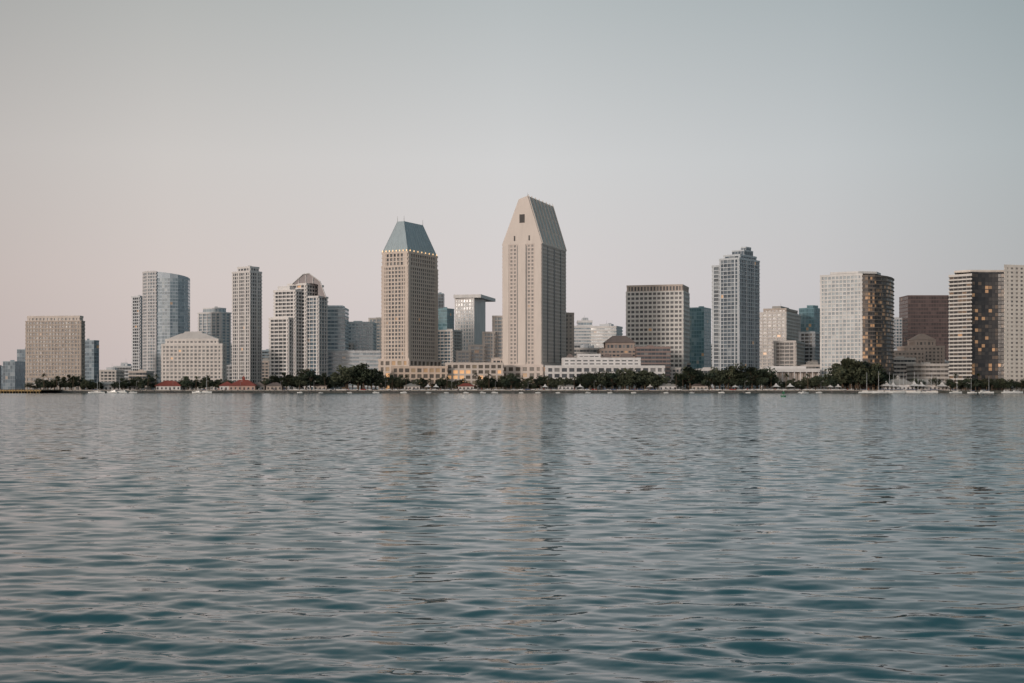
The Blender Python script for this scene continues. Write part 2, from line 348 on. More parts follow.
rb.make('crown_rib',SMO,e,org)
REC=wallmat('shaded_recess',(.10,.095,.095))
def op(u0,u1,za,zc,o=.12):
    ob=MB(); fu=offset(q,.66); LL,CC=fu[3],fu[0]
    a=lerp(LL,CC,u0); b=lerp(LL,CC,u1)
    ob.prism([(a[0]+nx*o,a[1]+ny*o),(b[0]+nx*o,b[1]+ny*o),(b[0]-nx*.3,b[1]-ny*.3),(a[0]-nx*.3,a[1]-ny*.3)],za,zc)
    ob.make('crown_opening',REC,e,org)
op(.44,.57,pix_z(222,D),pix_z(213.5,D)); op(.30,.335,pix_z(240,D),pix_z(235,D)); op(.665,.70,pix_z(240,D),pix_z(235,D))
for p in (tr,br):
    m=MB(); m.cyl((p[0],p[1],zt-.2),(p[0],p[1],zt+2.5),.15,.06,6); m.make('antenna',STEEL,e,org)
# --- behind/right of it
building('office_block','narrow tan block next to the tallest hotel tower','office building',[(front(564,573.5,1120,30),G,pix_z(314,1120),kw(GRID,sh=1.4,pw=1.5))],TAN,G_W,1,extra=NR)
building('office_block','pale office block with rooftop plant behind the white terrace hotel','office building',[(front(573,600,1400,40),G,pix_z(327,1400),kw(BAND,sh=1.9)),(front(578,592,1410,20),pix_z(327,1400)+1.5,pix_z(321,1400),kw(BAND,sh=2.5))],WHITE,G_P,1)
building('office_block','light grey office block with ribbon windows','office building',[(rect(591,616,622,1340,20),G,pix_z(327,1340),kw(BAND,sh=1.9))],WHITE,G_P,1)
building('office_block','low cream office block behind the terrace hotel','office building',[(front(573,603,1180,25),G,pix_z(349,1180),kw(BAND))],CREAM,G_D,1)
D=1110
e,org=building('conference_hotel','brown domed conference hotel with glass lantern','hotel',[(front(600,640,D,30),G,pix_z(350,D),kw(GRID,sh=1.5)),(front(606,634,D+4,20),pix_z(350,D)+1.3,pix_z(344,D),kw(GRID))],wallmat('tan_brick',(.42,.34,.30)),G_D,D,extra=BARE)
rb=MB(); q2=offset(front(605,635,D+3,22),.8); z=pix_z(344,D)+1.25; m=offset(q2,-5.0); rb.frustum(q2,z,m,z+4.0); rb.frustum(offset(m,-.4),z+4.02,offset(m,-3.0),z+6.2); rb.make('brown_mansard_roof',BROWNR,e,org)
building('convention_block','dark reddish brown block with horizontal bands','office building',[(front(637,670,1095,15),G,pix_z(348,1095),kw(BAND,sh=1.3))],BRICK,G_D,1,extra=NR)
def arcade(name,label,cat,poly,z1,wall,D):
    return building(name,label,cat,[(poly,G,z1,kw(GRID,fh=4.2,bay=5.0,sh=1.5,pw=1.5,proj=.7,glass=G_L,litp=.2))],wall,G_D,D,extra=BARE)
arcade('hotel_podium','long beige terraced podium at the foot of the hotel towers','hotel podium',front(446,503,1036,10),pix_z(364,1036),SAND,1)
APR=wallmat('warm_apricot_stone',(.60,.485,.405))
arcade('hotel_podium','beige arcaded podium wing beside the pyramid roofed tower','hotel podium',front(392,447,1030,10),pix_z(367.5,1030),APR,1)
D=1036
e,org=building('terrace_hotel','white terraced waterfront hotel podium with stepped roofs','hotel',
 [(front(546,664,D,24),G,pix_z(367,D),kw(GRID,fh=4.5,bay=6,sh=1.7,pw=1.8,proj=.8)),(front(563,640,D+6,18),pix_z(367,D)+1.3,pix_z(359,D),kw(GRID,bay=5,sh=1.6,pw=1.6)),
  (front(578,600,D+9,10),pix_z(359,D)+1.3,pix_z(355,D),kw(GRID,bay=5,sh=1.2))],WHITE,G_D,D,extra=BARE)
for a,b in ((566,574),(603,612),(620,634)):
    rb=MB(); q2=front(a,b,D+8,10); zz=pix_z(359,D)+1.25; rb.frustum(q2,zz,offset(q2,-2.4),zz+3.2); rb.make('hipped_pavilion_roof',BROWNR,e,org)
# grid slab
D=1180
wg=wallmat('grid_off_white',(.71,.69,.67))
building('grid_facade_office_block','broad office block with deep white grid and brown top band','office building',
 [(rect(626.5,683,689,D,16),G,pix_z(291,D),kw(GRID,fh=4.0,bay=4.0,sh=1.75,pw=1.1,proj=.6,par=.3,litp=.004)),(rect(627.5,682,688,D+1,16),pix_z(291,D)+.35,pix_z(285.5,D),kw(GRID,fh=8,sh=.8,bay=3.0,pw=1.2,proj=.8,wall=wallmat('brown_fascia',(.54,.46,.41))))],wg,glassmat('smoked_window_glass',(.065,.07,.08),(.12,.125,.135),(.22,.22,.22),.35,1.4,0),D,extra=BARE)
building('glass_office_tower','teal glass office tower beside the white grid block','tower',[(rect(689,704,711,1290,25),G,pix_z(308,1290),kw(CURT,sh=.7))],TEALS,G_T,1,extra=NR)
D=1050
SLG=glassmat('slate_window_glass',(.05,.075,.10),(.10,.14,.18),(.24,.28,.31),.15,1.5,.15)
bw_=wallmat('cool_balcony_grey',(.53,.565,.60))
e,org=building('balcony_residential_tower','tall blue grey glass apartment tower with pale balconies and stepped top','tower',
 [(rect(713,725,738,D+12,30),G,pix_z(265,D),kw(BALC,bay=4.4,sh=.75,pw=.35,proj=.9)),
  (rect(720,739,759,D,38),G,pix_z(259,D),kw(BALC,bay=3.2,sh=.62,pw=.4,proj=.6,stripe=4)),
  (rect(724,740,756,D+4,38),pix_z(259,D)+1.3,pix_z(255,D),kw(BALC,bay=4.5,sh=.6,pw=.3,proj=.5)),
  (rect(732,744,753,D+9,38),pix_z(255,D)+1.3,pix_z(249.5,D),kw(CURT,bay=3,sh=.6,pw=.4)),
  (rect(741,746,751,D+12,38),pix_z(249.5,D)+.85,pix_z(246,D),kw(CURT,bay=3,sh=.6,pw=.4))],bw_,SLG,D,extra=BARE)
building('residential_block','cream apartment block with balconies beside the dark tower','apartment building',[(rect(758,786,800,1190,25),G,pix_z(313,1190),kw(GRID,bay=4,sh=1.2,pw=1.2)),(rect(764,786,797,1196,25),pix_z(313,1190)+1.3,pix_z(309,1190),kw(GRID,wall=TAN))],CREAM,G_D,1)
building('residential_block','tan midrise apartments in front of a glass tower','apartment building',[(rect(775,795,803,1100,20),G,pix_z(342,1100),kw(BALC,bay=4))],CREAM,G_D,1,extra=NR)
building('glass_office_tower','dark teal glass tower with a curved corner','tower',[(pts((799,1262),(806,1254),(814,1254),(820,1262),(822,1280),(800,1285)),G,pix_z(309,1260),kw(CURT,sh=.8)),(pts((807,1262),(813,1261),(818,1266),(818,1275),(807,1275)),pix_z(309,1260)+1,pix_z(306,1260),kw(CURT))],TEALS,G_T,1)
building('residential_block','grey midrise with white balconies','apartment building',[(rect(800,814,824,1150,25),G,pix_z(333,1150),kw(BALC,bay=4))],PALEG,G_D,1,extra=NR)
# curved hotel
D=1022
w20=wallmat('hotel_pale_concrete',(.68,.67,.665))
SBR=wallmat('dark_bronze_cladding',(.19,.165,.15),spec=.1)  # dark bronze tone for the slabs of the curved end
building('curved_hotel_tower','curved waterfront hotel tower with pale grid and dark mirrored end','hotel tower',
 [(pts((820.5,D+16),(862,D-2),(863,D+22),(822,D+34)),G,pix_z(275,D),kw(GRID,fh=3.1,bay=3.1,sh=1.0,pw=.8,proj=.45,glass=G_P,litp=.002)),
  (pts((862.3,D-1.5),(868,D-3),(874.5,D-2),(881,D+3),(886.5,D+10),(891,D+21),(893.5,D+36),(863,D+36)),G,pix_z(276.5,D),kw(BALC,fh=3.1,bay=2.0,sh=.9,pw=.0,proj=.6,glass=G_G,wall=SBR,cluster=.24)),  # cluster: sunset reflection painted into the pane colours
  (pts((831,D+12),(858,D+2),(876,D+6),(880,D+20),(832,D+26)),pix_z(275,D)+1.3,pix_z(272.5,D),kw(GRID,sh=1.0,bay=6))],w20,G_D,D)
building('office_block','pale grey block behind the curved hotel','office building',[(front(893,908,1350,25),G,pix_z(319,1350),kw(GRID))],PALEG,G_B,1,extra=NR)
building('brown_glass_tower','dark brown glass office tower with flat top','tower',[(front(908,949,1330,30),G,pix_z(296,1330),kw(CURT,sh=1.0,fh=3.8))],MAROON,G_M,1,extra=BARE)
RB=wallmat('rosy_brick',(.56,.455,.405))
e,org=building('brick_hotel','low pinkish brick building with peaked central roof','building',
 [(front(894,925,1150,30),G,pix_z(352,1150),kw(GRID,sh=1.6,pw=1.6)),(front(908,944,1160,30),G,pix_z(347,1160),kw(GRID,sh=1.6,pw=1.6)),(front(915,935,1165,20),pix_z(347,1160)+1.3,pix_z(341,1160),kw(GRID,sh=1.6,pw=1.6))],RB,G_W,1,extra=BARE)
rb=MB(); q2=offset(front(915,935,1165,20),1); rb.frustum(q2,pix_z(341,1160)+1.25,offset(q2,-8.5),pix_z(333,1160)); rb.make('peaked_roof',wallmat('terracotta_roof',(.44,.32,.27)),e,org)
building('low_office_building','low tan block with dark windows near the marina','building',[(front(893,915,1110,25),G,pix_z(359,1110),kw(BAND,sh=1.7))],CREAM,G_D,1,extra=NR)
building('low_office_building','low cream waterfront block behind the marina','building',[(front(914,948,1090,20),G,pix_z(365,1090),kw(BAND,sh=1.7))],CREAM,G_W,1,extra=NR)
D=985
hw=wallmat('hotel_warm_concrete',(.68,.625,.575))
building('curved_hotel_tower','large hotel tower with dark mirrored face and pale end wall','hotel tower',
 [(pts((949.5,D+14),(971,D+1),(972,D+30),(951,D+34)),G,pix_z(275,D),kw(BAND,fh=2.9,bay=3.4,sh=1.1,proj=.7,glass=G_G,litp=.01,wall=wallmat('band_white',(.66,.635,.61)))),
  (pts((971.5,D+4),(978,D+6),(985,D+7),(992,D+7),(998,D+6),(1004.2,D+4),(1004,D+32),(972,D+32)),G,pix_z(273,D),kw(BALC,fh=2.9,bay=2.4,sh=.5,pw=.0,proj=.3,glass=G_G,wall=DARKC,cluster=.07,dark=.1)),  # sparse copper glints painted onto the dark glass through cluster
  (pts((1004.6,D-3),(1062,D+12),(1064,D+40),(1005,D+34)),G,pix_z(266.5,D),kw(GRID,fh=3.1,bay=4.2,sh=1.7,pw=2.2,proj=.4,glass=G_W,litp=.003)),
  (pts((955,D+16),(970,D+8),(1003,D+10),(1003,D+28),(956,D+28)),pix_z(273,D)+1.3,pix_z(270.5,D),kw(GRID,sh=1.0,bay=6))],hw,G_D,D)
# low filler blocks
fill=[(100,116,371,1250,CREAM),(114,131,367,1400,PALEG),(129,146,372,1200,SAND),(222,236,366,1300,GREY),(258,272,362,1300,TAN),(262,270,351,1500,SLATE),(664,690,364,1200,TAN),(686,700,352,1400,GREY),(703,722,345,1500,PALEG),(742,765,352,1300,SAND),(940,955,362,1250,GREY),(884,898,350,1250,PALEG),(226,232,345,1500,GREY),(86,103,373,1300,GREY),(-40,-10,366,1200,GREY),(492,505,360,1080,SAND),(460,496,349,1400,PALEG),(566,580,345,1350,GREY),(338,352,344,1190,CREAM),(656,680,369,1100,CREAM),(700,722,370,1080,WHITE),(805,826,366,1090,CREAM),(480,500,370,1060,WHITE)]
fn={'cream_paint':'cream','pale_grey_panel':'pale grey','sand_concrete':'sand coloured','grey_concrete':'grey','tan_stone':'tan','slate_spandrel':'slate blue','white_concrete':'white'}
for a,b,t,D,w in fill:
    building('midrise_building','plain '+fn[w.name]+' midrise block behind the waterfront trees','building',
      [(front(a,b,D,25),G,pix_z(t,D),kw(BAND if rnd()<.5 else GRID))],w,G_D,D,extra=NR if rnd()<.5 else None)
# white flat canopy building
D=1026
e=empty('waterfront_pavilion','long white flat roofed pavilion on columns by the shore','pavilion',(pix_x(790,D),D,G)); org=tuple(e.location)
m=MB(); m.prism(front(763,820,D,18),pix_z(372,D),pix_z(368.5,D)); m.prism(front(767,806,D+4,8),pix_z(368.5,D)+.02,pix_z(366,D)); m.make('roof',WHITE,e,org)
m=MB(); m.prism(front(765,818,D+5,12),G,pix_z(372,D)-.02); m.make('wall',SAND,e,org)
for k in range(10):
    m=MB(); x=pix_x(764.5+k*6.05,D); m.cyl((x,D+1,G),(x,D+1,pix_z(372,D)-.02),.4,.4,8); m.make('column',WHITE,e,org)
# ================= cottages
def cottage(bb,D,w,d,h,rh,roofm,wallm,label,cup=False):
    x=pix_x(bb,D); e=empty('waterfront_cottage',label,'shop building',(x,D,G),'waterfront village buildings'); org=(x,D,G)
    m=MB(); P=[(x-w/2,D),(x+w/2,D),(x+w/2,D+d),(x-w/2,D+d)]; m.prism(P,G,G+h); m.make('wall',wallm,e,org)
    m=MB(); q=offset(P,1.0); ins=min(w,d)/2
    t=[(x-w/2+ins,D+d/2-.1),(x+w/2-ins,D+d/2-.1),(x+w/2-ins,D+d/2+.1),(x-w/2+ins,D+d/2+.1)]
    if w<=d: t=[(x-.2,D+d/2-.2),(x+.2,D+d/2-.2),(x+.2,D+d/2+.2),(x-.2,D+d/2+.2)]
    m.frustum(q,G+h+.02,t,G+h+rh); m.make('roof',roofm,e,org)
    n=max(2,int(w/3))
    for k in range(n):
        m=MB(); u=x-w/2+w*(k+.5)/n; m.prism([(u-.6,D-.05),(u+.6,D-.05),(u+.6,D+.1),(u-.6,D+.1)],G+ (0 if k==n//2 else .9),G+2.4); m.make('door' if k==n//2 else 'window',DARKC,e,org)
    if cup:
        m=MB(); m.box(x,D+d/2,G+h+rh-1.5,G+h+rh+1.2,1.8,1.8); m.frustum([(x-1.3,D+d/2-1.3),(x+1.3,D+d/2-1.3),(x+1.3,D+d/2+1.3),(x-1.3,D+d/2+1.3)],G+h+rh+1.22,[(x-.1,D+d/2-.1),(x+.1,D+d/2-.1),(x+.1,D+d/2+.1),(x-.1,D+d/2+.1)],G+h+rh+3.2); m.make('cupola',roofm,e,org)
RL='white cottage with red tiled hipped roof on the waterfront'
cottage(242,1005,20,13,3.6,4.6,REDR,wallmat('cream_red_trim',(.52,.38,.33)),'restaurant with steep red roof on the waterfront',True)
cottage(226,1008,10,10,3.5,3.5,REDR,WHITE,RL); cottage(168,1006,19,11,3.4,4.2,REDR,WHITE,RL); cottage(184,1012,11,9,3.5,3,REDR,CREAM,RL)
cottage(104,1020,26,12,4.5,2.2,ROOFG,WHITE,'long low white boat terminal with pale roof'); cottage(128,1022,20,12,4.5,2,GREY,WHITE,'long low white boat terminal with pale roof')
cottage(258,1012,10,9,3.5,3,BROWNR,CREAM,'cream cottage with brown roof on the waterfront'); cottage(274,1011,12,9,3.5,3,BROWNR,TAN,'tan cottage with brown roof on the waterfront')
cottage(320,1012,10,9,3.4,3,BROWNR,SAND,'tan cottage with brown roof on the waterfront')
cottage(900,1008,22,12,4.6,4.2,ROOFG,WHITE,'white marina building with pale hipped roof',True); cottage(929,1010,30,12,4.6,4.2,ROOFG,CREAM,'cream marina building with pale grey hipped roof')
cottage(700,1008,12,9,3.4,3,BROWNR,SAND,'tan cottage with brown roof on the waterfront'); cottage(466,1006,12,8,3.2,2.4,REDR,CREAM,'cream kiosk with red roof beside the promenade')
cottage(566,1006,12,8,3.2,2.4,ROOFG,WHITE,'white kiosk with grey roof beside the promenade'); cottage(668,1006,14,8,3.4,2.6,ROOFG,WHITE,'white kiosk with grey roof beside the promenade'); cottage(412,1006,12,8,3.2,2.4,ROOFG,CREAM,'cream kiosk with grey roof beside the promenade')
for bb,sz in ((886,1.7),(893,1.4),(914,1.7),(921,1.5),(942,1.5),(830,1),(838,1),(428,1),(436,1),(545,1),(580,1),(650,1),(735,1),(776,1.2),(790,1.2)):
    D=1004.4+sz; x=pix_x(bb,D); e=empty('marquee_tent','white peaked marquee tent on the promenade','tent',(x,D,G),'white tents on the promenade'); org=(x,D,G)
    h=2.6*sz**.5; w_=2.4*sz
    m=MB(); q=[(x-w_,D-w_),(x+w_,D-w_),(x+w_,D+w_),(x-w_,D+w_)]; q1=[(x+(a-x)*.35,D+(b-D)*.35) for a,b in q]
    m.frustum(q,G+h,q1,G+h+1.0*sz); m.frustum(q1,G+h+1.0*sz+.01,[(x+(a-x)*.03,D+(b-D)*.03) for a,b in q],G+h+2.4*sz); m.make('canopy',WHITE,e,org)
    for a,b in q:
        m=MB(); m.cyl((a,b,G),(a,b,G+h),.08,.08,6); m.make('pole',STEEL,e,org)
# ================= terrain
def sheet(name,P,z,mat,kind='structure'):
    m=MB(); m.face([(x,y,z) for x,y in P]); o=m.make(name,mat); o['kind']=kind; return o
GRND=wallmat('urban_ground',(.10,.10,.09),.95,.3,.02); GRASS=wallmat('park_grass',(.055,.075,.03),.95,.3,.1); PATH=wallmat('promenade_concrete',(.36,.33,.30),.9)
m=MB(); X=9000
m.face([(-X,1001,G),(X,1001,G),(X*3,30000,G),(-X*3,30000,G)]); m.face([(-X,994,-1.5),(X,994,-1.5),(X,1001,G),(-X,1001,G)])
o=m.make('ground',GRND); o['kind']='structure'
sheet('promenade_path',[(-600,1001.2),(600,1001.2),(600,1003.6),(-600,1003.6)],G+.012,PATH)
sheet('lawn',[(-600,1003.6),(600,1003.6),(600,1004.8),(-600,1004.8)],G+.008,GRASS)
for a,b in ((40,330),(332,700),(702,944)):
    x0,x1=pix_x(a,1000),pix_x(b,1000); e=empty('seawall','low pale concrete seawall along the shore','wall',((x0+x1)/2,1000.6,G)); 
    m=MB(); m.prism([(x0,1000.5),(x1,1000.5),(x1,1000.9),(x0,1000.9)],G-.5,G+.45); m.make('coping',PATH,e,tuple(e.location))
m=MB()
base=[(-1,0,-.3),(-.4,-.9,-.2),(.6,-.8,-.3),(1,.1,-.2),(.3,.9,-.3),(-.6,.8,-.2)]
for k in range(2600):
    x=ru(-560,560); t=rnd(); y=994.6+t*6; z=-1.2+t*3.1; s=ru(.45,1.2); n=len(m.v)
    a=ru(0,6.28); c,sn=math.cos(a),math.sin(a)
    for px,py,pz in base: m.v.append((x+(px*c-py*sn)*s*ru(.8,1.2),y+(px*sn+py*c)*s*.8,z+pz*s))
    m.v.append((x+ru(-.3,.3)*s,y+ru(-.3,.3)*s,z+s*ru(.5,.9)))
    for i in range(6): m.f.append([n+i,n+(i+1)%6,n+6]); m.t.append(.5)
o=m.make('riprap_rocks',ROCK); o['kind']='stuff'; o['label']='grey riprap boulders along the shoreline'; o['category']='rocks'
m=MB(); HILL=wallmat('haze_tinted_hill',(.37,.385,.42),1,.1,.001)  # distance haze is put into the pale blue-grey base colour
xs=np.linspace(-3600,3600,90); prev=None
for x in xs:
    hgt=35+22*math.sin(x*.0011+1)+12*math.sin(x*.0037)+6*math.sin(x*.011)+25*math.exp(-((x+1950)/500)**2)
    cur=[(x,6500,0),(x,6900,hgt),(x,8200,hgt*.9)]
    if prev:
        m.face([prev[0],cur[0],cur[1],prev[1]]); m.face([prev[1],cur[1],cur[2],prev[2]])
    prev=cur
o=m.make('hills',HILL); o['kind']='structure'
# ================= trees
def leafmat(name,c0,c1):
    m,nt,b=nodemat(name); a=nt.nodes.new('ShaderNodeAttribute'); a.attribute_name='tint'
    r=nt.nodes.new('ShaderNodeValToRGB'); r.color_ramp.elements[0].color=c0+(1,); r.color_ramp.elements[1].color=c1+(1,)
    nt.links.new(a.outputs['Fac'],r.inputs['Fac']); nt.links.new(r.outputs[0],b.inputs['Base Color']); b.inputs['Roughness'].default_value=.7
    b.inputs['Specular IOR Level'].default_value=.2
    return m
LEAF=[leafmat('dark_foliage',(.020,.033,.026),(.07,.086,.055)),leafmat('olive_foliage',(.028,.039,.026),(.092,.10,.062))]
BARK=wallmat('bark',(.12,.085,.06))
def tree_meshes(i):
    R=ru(4.0,6.2); cb=MB(); tb=MB()
    tb.cyl((0,0,0),(ru(-.3,.3),ru(-.3,.3),3.2),.38,.24,7)
    cl=[]
    for k in range(13):
        a=ru(0,6.28); rr=R*math.sqrt(rnd())*.75; z=ru(2.9,8.2); rr*=1-.35*abs(z-5.6)/3
        cl.append((rr*math.cos(a),rr*math.sin(a),z,ru(1.1,2.4)))
    for x,y,z,r in cl:
        tb.cyl((0,0,3.0),(x*.85,y*.85,z-.2),.14,.04,5)
        base=ru(.05,.9)
        for j in range(75):
            v=Vector((random.gauss(0,1),random.gauss(0,1),random.gauss(0,1))).normalized()*r*ru(.55,1.12); v.z*=.72
            p=Vector((x,y,z))+v; s=ru(.25,.55)
            a=Vector((random.gauss(0,1),random.gauss(0,1),random.gauss(0,1))).normalized(); b=a.orthogonal().normalized()
            cb.face([p-a*s,p+b*s*.7,p+a*s,p-b*s*.7],min(1,max(0,base+v.z*.15+ru(-.2,.2))))
    c=cb.make('crown',LEAF[i%2],tint=True); t=tb.make('trunk',BARK); mc,mt=c.data,t.data
    bpy.data.objects.remove(c); bpy.data.objects.remove(t); return mc,mt
TM=[tree_meshes(i) for i in range(8)]
def tree(bb,D,h,wf=1.0):
    x=pix_x(bb,D); e=empty('broadleaf_tree','dark green broadleaf tree on the waterfront park lawn','tree',(x,D,G),'trees along the waterfront')
    mc,mt=random.choice(TM); s=h/9.6; a=ru(0,6.28)
    for nme,me in(('crown',mc),('trunk',mt)):
        o=bpy.data.objects.new(nme,me); COL.objects.link(o); o.parent=e; o.scale=(s*wf,s*wf,s); o.rotation_euler=(0,0,a)
def treetop(b):
    ks=[(28,381),(60,376),(80,376),(100,381),(150,378),(190,378),(215,377),(240,384),(262,380),(285,374),(310,370),(335,374),(352,363),(372,366),(384,375),(400,378),(420,378),(450,381),(480,379),(500,376),(515,375),(535,379),(560,375),(600,372),(640,368),(655,372),(672,380),(690,363),(705,371),(722,363),(745,367),(762,366),(775,380),(800,380),(818,374),(838,367),(850,357),(866,359),(884,371),(900,379),(950,380)]
    for (a,p),(c,q) in zip(ks,ks[1:]):
        if a<=b<=c: return p+(q-p)*(b-a)/(c-a)
    return 381
b=30.0
while b<944:
    y=treetop(b); D=ru(1008.5,1022); h=max(4.2,(pix_z(y+ru(-3,7),D)-G))
    if not (230<b<254) and not(159<b<178) and not(888<b<945 and rnd()<.6) and not(98<b<135 and rnd()<.6) and not(386<b<500 and rnd()<.3):
        tree(b,D,h,ru(.85,1.2))
    b+=ru(2.0,6.4)*(h/11)**.5
for b,y in ((300,374),(347,365),(358,362),(364,363),(590,372),(612,371),(632,368),(645,369),(690,365),(728,364),(752,365),(843,361),(851,355),(858,357),(868,362),(401,374),(482,375),(511,372)):
    tree(b,1009,pix_z(y,1009)-G,1.15)
m=MB(); D=970; qx0,qx1=pix_x(946,D),pix_x(1075,D); m.face([(qx0,D,G+.02),(qx1+120,D,G+.02),(qx1+160,1001,G+.02),(qx0,1001,G+.02)]); m.face([(qx0,D,-1.5),(qx1+120,D,-1.5),(qx1+120,D,G+.02),(qx0,D,G+.02)]); m.face([(qx0,1001,-1.5),(qx0,D,-1.5),(qx0,D,G+.02),(qx0,1001,G+.02)]); o=m.make('quay_ground',GRND); o['kind']='structure'
for b in np.arange(951,1060,5.0): tree(b+ru(-1,1),ru(973,979),ru(6,10.5),1.15)
FR=leafmat('palm_frond',(.03,.04,.022),(.07,.08,.04))
def palm_mesh():
    tb=MB(); p=Vector((0,0,0))
    for k in range(6):
        q=Vector((.04*k*k*.5,0,(k+1)*1.7)); tb.cyl(p,q,.24-.02*k,.22-.02*k,7); p=q
    fb=MB()
    for k in range(22):
        a=k*2.4; el=ru(-.3,1.1); pr=p.copy(); d=Vector((math.cos(a)*math.cos(el),math.sin(a)*math.cos(el),math.sin(el)))
        side=Vector((-math.sin(a),math.cos(a),0))
        for s in range(5):
            nx_=pr+d*.62; w0=.45*(1-s/5.5); w1=.45*(1-(s+1)/5.5)
            fb.face([pr-side*w0-Vector((0,0,.25*w0)),nx_-side*w1-Vector((0,0,.25*w1)),nx_,pr],rnd()); fb.face([pr,nx_,nx_+side*w1-Vector((0,0,.25*w1)),pr+side*w0-Vector((0,0,.25*w0))],rnd())
            pr=nx_; d=(d-Vector((0,0,.28))).normalized()
    c=fb.make('frond_crown',FR,tint=True); t=tb.make('trunk',BARK); r=(c.data,t.data)
    bpy.data.objects.remove(c); bpy.data.objects.remove(t); return r
PM=[palm_mesh() for _ in range(3)]
for b in (44,57,73,148,156,196,208,264,281,325,392,406,430,447,476,489,548,574,658,676,683,771,786,808,826,955,968,979):
    D=ru(1004,1005.5) if b<950 else ru(972,978); x=pix_x(b,D); e=empty('palm_tree','tall slim palm tree beside the promenade','palm tree',(x,D,G),'palms along the waterfront')
    s=ru(.8,1.25); a=ru(0,6.28); mc,mt=random.choice(PM)
    for n,me in(('frond_crown',mc),('trunk',mt)):
        o=bpy.data.objects.new(n,me); COL.objects.link(o); o.parent=e; o.scale=(s,s,s); o.rotation_euler=(0,0,a)
def kit(build):
    parts=[(o.name.split('.')[0],o.data) for o in build]; 
    for o in build: bpy.data.objects.remove(o)
    return parts
def place(name,label,cat,group,parts,loc,rz=0,s=1,matmap=None):
    e=empty(name,label,cat,loc,group); e.rotation_euler=(0,0,rz); e.scale=(s,s,s)
    for n,me in parts:
        o=bpy.data.objects.new(n,me); COL.objects.link(o); o.parent=e
        if matmap and n in matmap:
            o.material_slots[0].link='OBJECT'; o.material_slots[0].material=matmap[n]
    return e
TYRE=wallmat('tyre_rubber',(.03,.03,.03),.9); CG=wallmat('car_glass',(.04,.045,.05),.15)
def carkit():
    out=[]; prof=[(-2.2,.35),(2.2,.35),(2.25,.75),(1.4,.95),(-2.1,1.0),(-2.25,.7)]
    m=MB(); n=len(prof); 
    for y in(-.88,.88):
        for x,z in prof: m.v.append((x,y,z))
    for i in range(n): j=(i+1)%n; m.f.append([i,j,n+j,n+i]); m.t.append(.5)
    m.f.append(list(range(n))[::-1]); m.f.append([n+i for i in range(n)]); m.t+=[.5,.5]
    m.frustum([(-1.15,-.68),(.35,-.68),(.35,.68),(-1.15,.68)],1.42,[(-1.1,-.62),(.2,-.62),(.2,.62),(-1.1,.62)],1.48)
    out.append(m.make('body',GELW))
    m=MB(); m.frustum([(-1.9,-.8),(1.2,-.8),(1.2,.8),(-1.9,.8)],.99,[(-1.2,-.66),(.4,-.66),(.4,.66),(-1.2,.66)],1.42); out.append(m.make('window',CG))
    for x in(-1.4,1.4):
        for y in(-.9,.72):
            m=MB(); m.cyl((x,y,.33),(x,y+.18,.33),.33,.33,12); out.append(m.make('wheel',TYRE))
    return kit(out)
CK=carkit(); cc=[('white',(.75,.75,.75)),('silver',(.50,.51,.52)),('black',(.03,.03,.035)),('red',(.35,.03,.03)),('blue',(.06,.10,.22)),('grey',(.2,.2,.21))]
CM=[(n,wallmat(n+'_car_paint',c,.3,.02)) for n,c in cc]
for k in range(90):
    b=290+k*6.6+ru(-1.0,1.0)
    if b>860: break
    n,mt=random.choice(CM[:2] if rnd()<.65 else CM)
    place('parked_car',n+' parked car beside the waterfront promenade','car','cars parked along the waterfront',CK,(pix_x(b,1003.2),1003.0,G+.013),random.choice((0,math.pi)),1.0,{'body':mt})
def person_mesh():
    me=bpy.data.meshes.new('p'); J=[(0,0,.95),(0,0,1.2),(0,0,1.42),(0,.0,1.52),(0,0,1.68),(.2,0,1.4),(.26,.02,1.1),(.27,-.05,.85),(-.2,0,1.4),(-.26,.02,1.1),(-.25,-.05,.85),(.1,0,.9),(.11,-.02,.5),(.12,.03,.06),(-.1,0,.9),(-.12,.08,.5),(-.14,.15,.06)]
    E=[(0,1),(1,2),(2,3),(3,4),(2,5),(5,6),(6,7),(2,8),(8,9),(9,10),(0,11),(11,12),(12,13),(0,14),(14,15),(15,16)]
    Rr=[.15,.14,.15,.06,.11,.07,.05,.04,.07,.05,.04,.1,.07,.05,.1,.07,.05]
    me.from_pydata(J,E,[]); o=bpy.data.objects.new('p',me); COL.objects.link(o)
    mo=o.modifiers.new('s','SKIN'); 
    for v,r in zip(me.skin_vertices[0].data,Rr): v.radius=(r,r)
    me.skin_vertices[0].data[0].use_root=True
    o.modifiers.new('ss','SUBSURF').levels=1
    bpy.context.view_layer.update(); dg=bpy.context.evaluated_depsgraph_get(); r=bpy.data.meshes.new_from_object(o.evaluated_get(dg)); bpy.data.objects.remove(o)
    return r
pm=person_mesh(); cl=[('white',(.7,.7,.7)),('dark',(.05,.05,.06)),('blue',(.1,.15,.3)),('red',(.4,.08,.06))]
for k in range(110):
    b=ru(200,940); n,c=random.choice(cl); o=bpy.data.objects.new('person',pm.copy()); COL.objects.link(o); o.location=(pix_x(b,1002),ru(1001.4,1001.9),G+.01); o.rotation_euler=(0,0,ru(0,6.28))
    o.data.materials.clear(); o.data.materials.append(wallmat(n+'_clothing',c)); o['label']='standing person in '+n+' clothes on the promenade'; o['category']='person'; o['group']='people on the promenade'
m=MB(); m.cyl((0,0,0),(0,0,7),.1,.06,6); m.cyl((0,0,6.9),(1.2,0,7.2),.05,.05,6); a=m.make('pole',STEEL); m=MB(); m.box(1.4,0,7.1,7.3,.8,.35); c=m.make('lamp_head',WHITE)
LK=kit([a,c])
